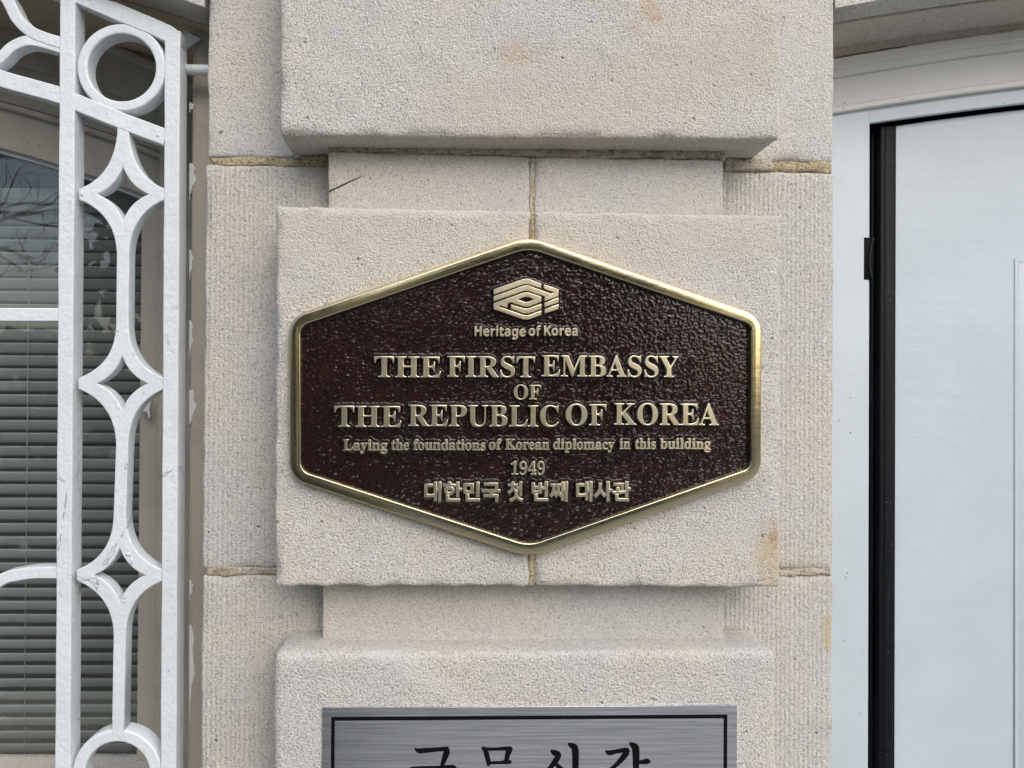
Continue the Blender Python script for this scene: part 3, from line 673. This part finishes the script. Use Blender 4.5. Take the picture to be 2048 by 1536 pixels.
# emblem of interlaced bands
def E(pts): return [tuple(P(920 + a/7.877, 520 + b/7.877, PF).xz) for a, b in pts]
em = [[E([(530,462),(1010,297),(1075,297),(1280,370),(1280,445),(1075,380),(1010,380),(530,545)])],
      [E([(530,572),(1010,402),(1075,402),(1430,532),(1484,512),(1322,455),(1322,385),(1552,462),(1552,570),(1330,648),(1330,572),(1075,485),(1010,485),(530,652)])],
      [E([(530,682),(1010,512),(1075,512),(1280,578),(1280,657),(1075,733),(1010,733),(812,664),(757,684),(745,752),(640,716),(598,732),(1010,872),(1075,872),(1280,797),(1280,865),(1080,937),(1005,937),(530,775)]), E([(905,624),(1025,580),(1068,580),(1168,620),(1068,662),(1020,662)])],
      [E([(805,700),(1010,765),(1075,765),(1280,692),(1280,770),(1075,840),(1010,840),(805,770)])],
      [E([(1332,672),(1552,592),(1552,668),(1332,745)])], [E([(1332,775),(1552,695),(1552,770),(1332,846)])]]
bm = bmesh.new()
for o_ in em:
    me = prism(o_, PF - .0003, PB + .002, .0004, 2); LET.append(me); bm.from_mesh(me)
me = bpy.data.meshes.new('emblem'); bm.to_mesh(me); bm.free(); sharp(part('emblem', me, M_letter, plq), 50)

# the painted field: a relief sheet that swells up round every letter
def field():
    dx = .00065; inner = np.array(hexloop(RW + .0002)); x0, z0 = inner.min(0); x1, z1 = inner.max(0)
    nx = int((x1 - x0)/dx) + 1; nz = int((z1 - z0)/dx) + 1
    mask = np.zeros((nz, nx), np.float32)
    for me in LET:
        me.calc_loop_triangles(); nv = len(me.vertices); c = np.empty(nv*3); me.vertices.foreach_get('co', c); c = c.reshape(-1, 3)
        for t in me.loop_triangles:
            if abs(t.normal.y) < .7: continue
            p = c[list(t.vertices)][:, [0, 2]]; g = (p - (x0, z0))/dx
            a = np.floor(g.min(0)).astype(int); b = np.ceil(g.max(0)).astype(int)
            a = np.maximum(a, 0); b = np.minimum(b, (nx-1, nz-1))
            if (b < a).any(): continue
            X, Z = np.meshgrid(np.arange(a[0], b[0]+1), np.arange(a[1], b[1]+1))
            d_ = (g[1]-g[0])[0]*(g[2]-g[0])[1] - (g[1]-g[0])[1]*(g[2]-g[0])[0]
            if abs(d_) < 1e-9: continue
            u = ((X-g[0][0])*(g[2]-g[0])[1] - (Z-g[0][1])*(g[2]-g[0])[0])/d_; v = ((g[1]-g[0])[0]*(Z-g[0][1]) - (g[1]-g[0])[1]*(X-g[0][0]))/d_
            ok = (u > -.12) & (v > -.12) & (u+v < 1.12); mask[a[1]:b[1]+1, a[0]:b[0]+1][ok] = 1
    def dil(m):
        q = m.copy(); q[1:] = np.maximum(q[1:], m[:-1]); q[:-1] = np.maximum(q[:-1], m[1:]); q[:, 1:] = np.maximum(q[:, 1:], m[:, :-1]); q[:, :-1] = np.maximum(q[:, :-1], m[:, 1:]); return q
    h = np.zeros_like(mask); m = mask
    for lvl in (1.0, .88, .55, .22, .06):
        h = np.maximum(h, m*lvl); m = dil(m)
    for _ in range(2):
        h[1:-1, 1:-1] = (h[1:-1, 1:-1]*4 + h[:-2, 1:-1] + h[2:, 1:-1] + h[1:-1, :-2] + h[1:-1, 2:])/8
    rng = np.random.default_rng(5)
    jit = rng.normal(size=h.shape).astype(np.float32); 
    for _ in range(3): jit = (jit + np.roll(jit, 1, 0) + np.roll(jit, 1, 1) + np.roll(jit, -1, 0) + np.roll(jit, -1, 1))/3.2
    xs = x0 + np.arange(nx)*dx; zs = z0 + np.arange(nz)*dx; X, Z = np.meshgrid(xs, zs)
    # inside test against the (convex) inner outline
    inside = np.ones(X.shape, bool); nI = len(inner)
    for i in range(nI):
        a, b = inner[i], inner[(i+1) % nI]; inside &= ((b[0]-a[0])*(Z-a[1]) - (b[1]-a[1])*(X-a[0])) <= .0012*np.hypot(*(b-a))
    Y = PB - .0040*h - jit*.00009*(1 + 3*(h > .05)*(h < .9))
    Vv = np.stack([X, Y, Z], -1).reshape(-1, 3); idx = np.arange(nx*nz).reshape(nz, nx)
    quad = inside[:-1, :-1] & inside[1:, :-1] & inside[:-1, 1:] & inside[1:, 1:]
    Fq = np.stack([idx[:-1, :-1], idx[:-1, 1:], idx[1:, 1:], idx[1:, :-1]], -1)[quad]
    used = np.unique(Fq); remap = np.full(nx*nz, -1); remap[used] = np.arange(len(used))
    me = bpy.data.meshes.new('field'); me.from_pydata(Vv[used].tolist(), [], remap[Fq].tolist()); me.update()
    return me
part('painted_field', field(), M_leather, plq)
for me in LET: bpy.data.meshes.remove(me)

# ------------------------------------------------------------------ steel sign
SF = -.0022
sgn = thing('steel_sign', P(1060, 1600, 0), 'brushed stainless steel sign with black border and Korean words on the lowest block', 'sign')
a = P(644.5, 1416, SF); b = P(1474.5, 1411, SF); zbot = a.z - .62*.5 - .02
q = [(a.x, a.z), (b.x, b.z), (b.x, zbot), (a.x, zbot)]
cx = (a.x + b.x)/2
plate = part('plate', prism([q[::-1]], SF, .0012, .0002, 1), M_steel, sgn, smooth=False)
i0 = P(662.5, 1434, SF); i1 = P(1454.5, 1429, SF); zb2 = zbot + .009; t_ = 7.2*.0005
part('border', prism([[(i0.x, i0.z), (i1.x, i1.z), (i1.x, zb2), (i0.x, zb2)], [(i0.x + t_, i0.z - t_), (i1.x - t_, i1.z - t_), (i1.x - t_, zb2 + t_), (i0.x + t_, zb2 + t_)]], SF - .0003, SF + .0008), M_ink, plate, smooth=False)
strokes = [
  [(829,1497,3),(838,1501.5,10),(850,1501,10),(880,1498.5,8),(897,1498,10)], [(897,1496,3),(894,1503,13),(889,1517,11),(884,1531,7),(880,1538,2)], [(818,1538,4),(830,1537,8),(880,1535,7),(905,1535,11),(913,1538,4)], [(836,1550,4),(841,1556,11),(840,1572,10),(842,1586,9)], [(841,1586,9),(870,1586,9),(896,1584,10),(907,1585,4)],
  [(963,1496,4),(970,1499,10),(974,1512,10),(977,1524,10),(977,1532,5)], [(966,1498,7),(990,1498,6),(1012,1497,8),(1023,1496,6)], [(1024,1495,5),(1018,1502,12),(1014,1514,10),(1012,1527,7)], [(976,1526,6),(1000,1525,6),(1014,1524,9),(1023,1524,6)], [(946,1548,4),(958,1547,8),(1010,1545,7),(1034,1545,11),(1043,1548,4)], [(988,1549,8),(995,1560,11),(995,1580,10),(992,1596,4)],
  [(1101,1501,3),(1108,1505,12),(1117,1510,11),(1110,1523,11),(1098,1538,8),(1082,1553,5),(1074,1558,2)], [(1109,1525,6),(1120,1536,10),(1131,1546,11),(1138,1551,4)], [(1136,1487,4),(1143,1491,11),(1150,1498,14),(1151,1530,13),(1150,1575,11),(1149,1592,3)],
  [(1211,1501,3),(1218,1505.5,10),(1232,1503,8),(1250,1500,9),(1258,1500,7)], [(1258,1499,5),(1252,1507,12),(1241,1521,10),(1226,1535,7),(1208,1546,3)], [(1259,1486,4),(1265,1490,11),(1271,1497,15),(1272,1525,13),(1271,1552,10),(1270,1562,3)], [(1273,1524,6),(1284,1524,8),(1294,1522.5,11),(1301,1523,4)], [(1226,1560,4),(1231,1566,11),(1231,1580,10),(1232,1592,9)], [(1231,1592,9),(1258,1592,9),(1285,1590,11),(1297,1591,4)]]
bm = bmesh.new()
for i, s in enumerate(strokes):
    c = bez([(x, y) for x, y, w_ in s], 6); ws = []
    for k in range(len(s)-1): ws += [s[k][2] + (s[k+1][2] - s[k][2])*j/6 for j in range(6)]
    ws.append(s[-1][2]); o_ = strip([(p.x, p.y) for p in c], ws)
    me = prism([[tuple(P(x, y, SF).xz) for x, y in o_]], SF - .00022 - .00003*(i % 6), SF + .0008); bm.from_mesh(me); bpy.data.meshes.remove(me)
me = bpy.data.meshes.new('sign lettering'); bm.to_mesh(me); bm.free()
part('lettering', me, M_ink, plate, smooth=False)['label'] = 'black brush style Korean words'

# ------------------------------------------------------------------ the far side of the street, seen only as reflections
def woodland():
    rnd = random.Random(11); V = []; Fc = []; mi = []
    def leafq(p, s, m):
        e = Euler((rnd.uniform(0, 6.28), rnd.uniform(0, 6.28), rnd.uniform(0, 6.28))).to_matrix(); b_ = len(V)
        for u, v in ((-1, -.6), (1, -.6), (1, .6), (-1, .6)): V.append(p + e @ Vector((u*s, v*s, 0)))
        Fc.append((b_, b_+1, b_+2, b_+3)); mi.append(m)
    def limb(p, d_, L, r, dep):
        n = 3; pts = [p]
        for i in range(n):
            d_ = (d_ + Vector((rnd.gauss(0, .13), rnd.gauss(0, .13), rnd.gauss(.03, .1)))).normalized(); pts.append(pts[-1] + d_*L/n)
        b_ = len(V); seg = 5
        for i, q_ in enumerate(pts):
            u = d_.orthogonal().normalized(); v = d_.cross(u); rr = r*(1 - .35*i/n)
            for s in range(seg): V.append(q_ + u*math.cos(s*2*math.pi/seg)*rr + v*math.sin(s*2*math.pi/seg)*rr)
        for i in range(n):
            for s in range(seg): Fc.append((b_+i*seg+s, b_+i*seg+(s+1) % seg, b_+(i+1)*seg+(s+1) % seg, b_+(i+1)*seg+s)); mi.append(1)
        if dep:
            for k in range(3):
                t = rnd.uniform(.35, 1); q_ = pts[min(n, int(t*n)+0)] if k else pts[-1]
                nd = (d_ + Vector((rnd.gauss(0, .55), rnd.gauss(0, .55), rnd.gauss(.15, .4)))).normalized(); limb(q_, nd, L*rnd.uniform(.6, .8), r*.55, dep-1)
    for (x, y, s) in ((-8.5, -8.5, 1.0), (-12.5, -10, 1.15), (-10, -13, 1.2), (-5, -12, 1.0), (6, -16, 1.1), (12, -18, 1.2)):
        limb(Vector((x, y, 0)), Vector((0, 0, 1)), 2.6*s, .13*s, 5)
    for i in range(64):          # unseen evergreen mass, its heights shaped by zone to darken the plaque's reflections
        x = rnd.uniform(-26, 24); y = -rnd.uniform(9.0, 13) - max(0, x)*.3; h_ = (2.5 if x < -6.5 else 6.2 if x < .8 else 4.6 if x < 4.5 else 1.3)*rnd.uniform(.8, 1.2)
        for k in range(520):
            a_ = rnd.uniform(0, 6.28); rr = 1.25*math.sqrt(rnd.random()); zc = rnd.random()**.7*h_; f_ = 1 - .55*(zc/h_)
            leafq(Vector((x + rr*math.cos(a_)*f_, y + rr*math.sin(a_)*f_, zc)), rnd.uniform(.10, .24), 0)
    me = mesh(V, Fc); me.materials.append(M_leaf); me.materials.append(M_bark)
    o = bpy.data.objects.new('woodland', me); col.objects.link(o); o.data.polygons.foreach_set('material_index', mi)
    return tag(o, 'dark evergreens and bare trees across the street, mirrored in the window glass', 'woodland', None, 'stuff')
woodland()
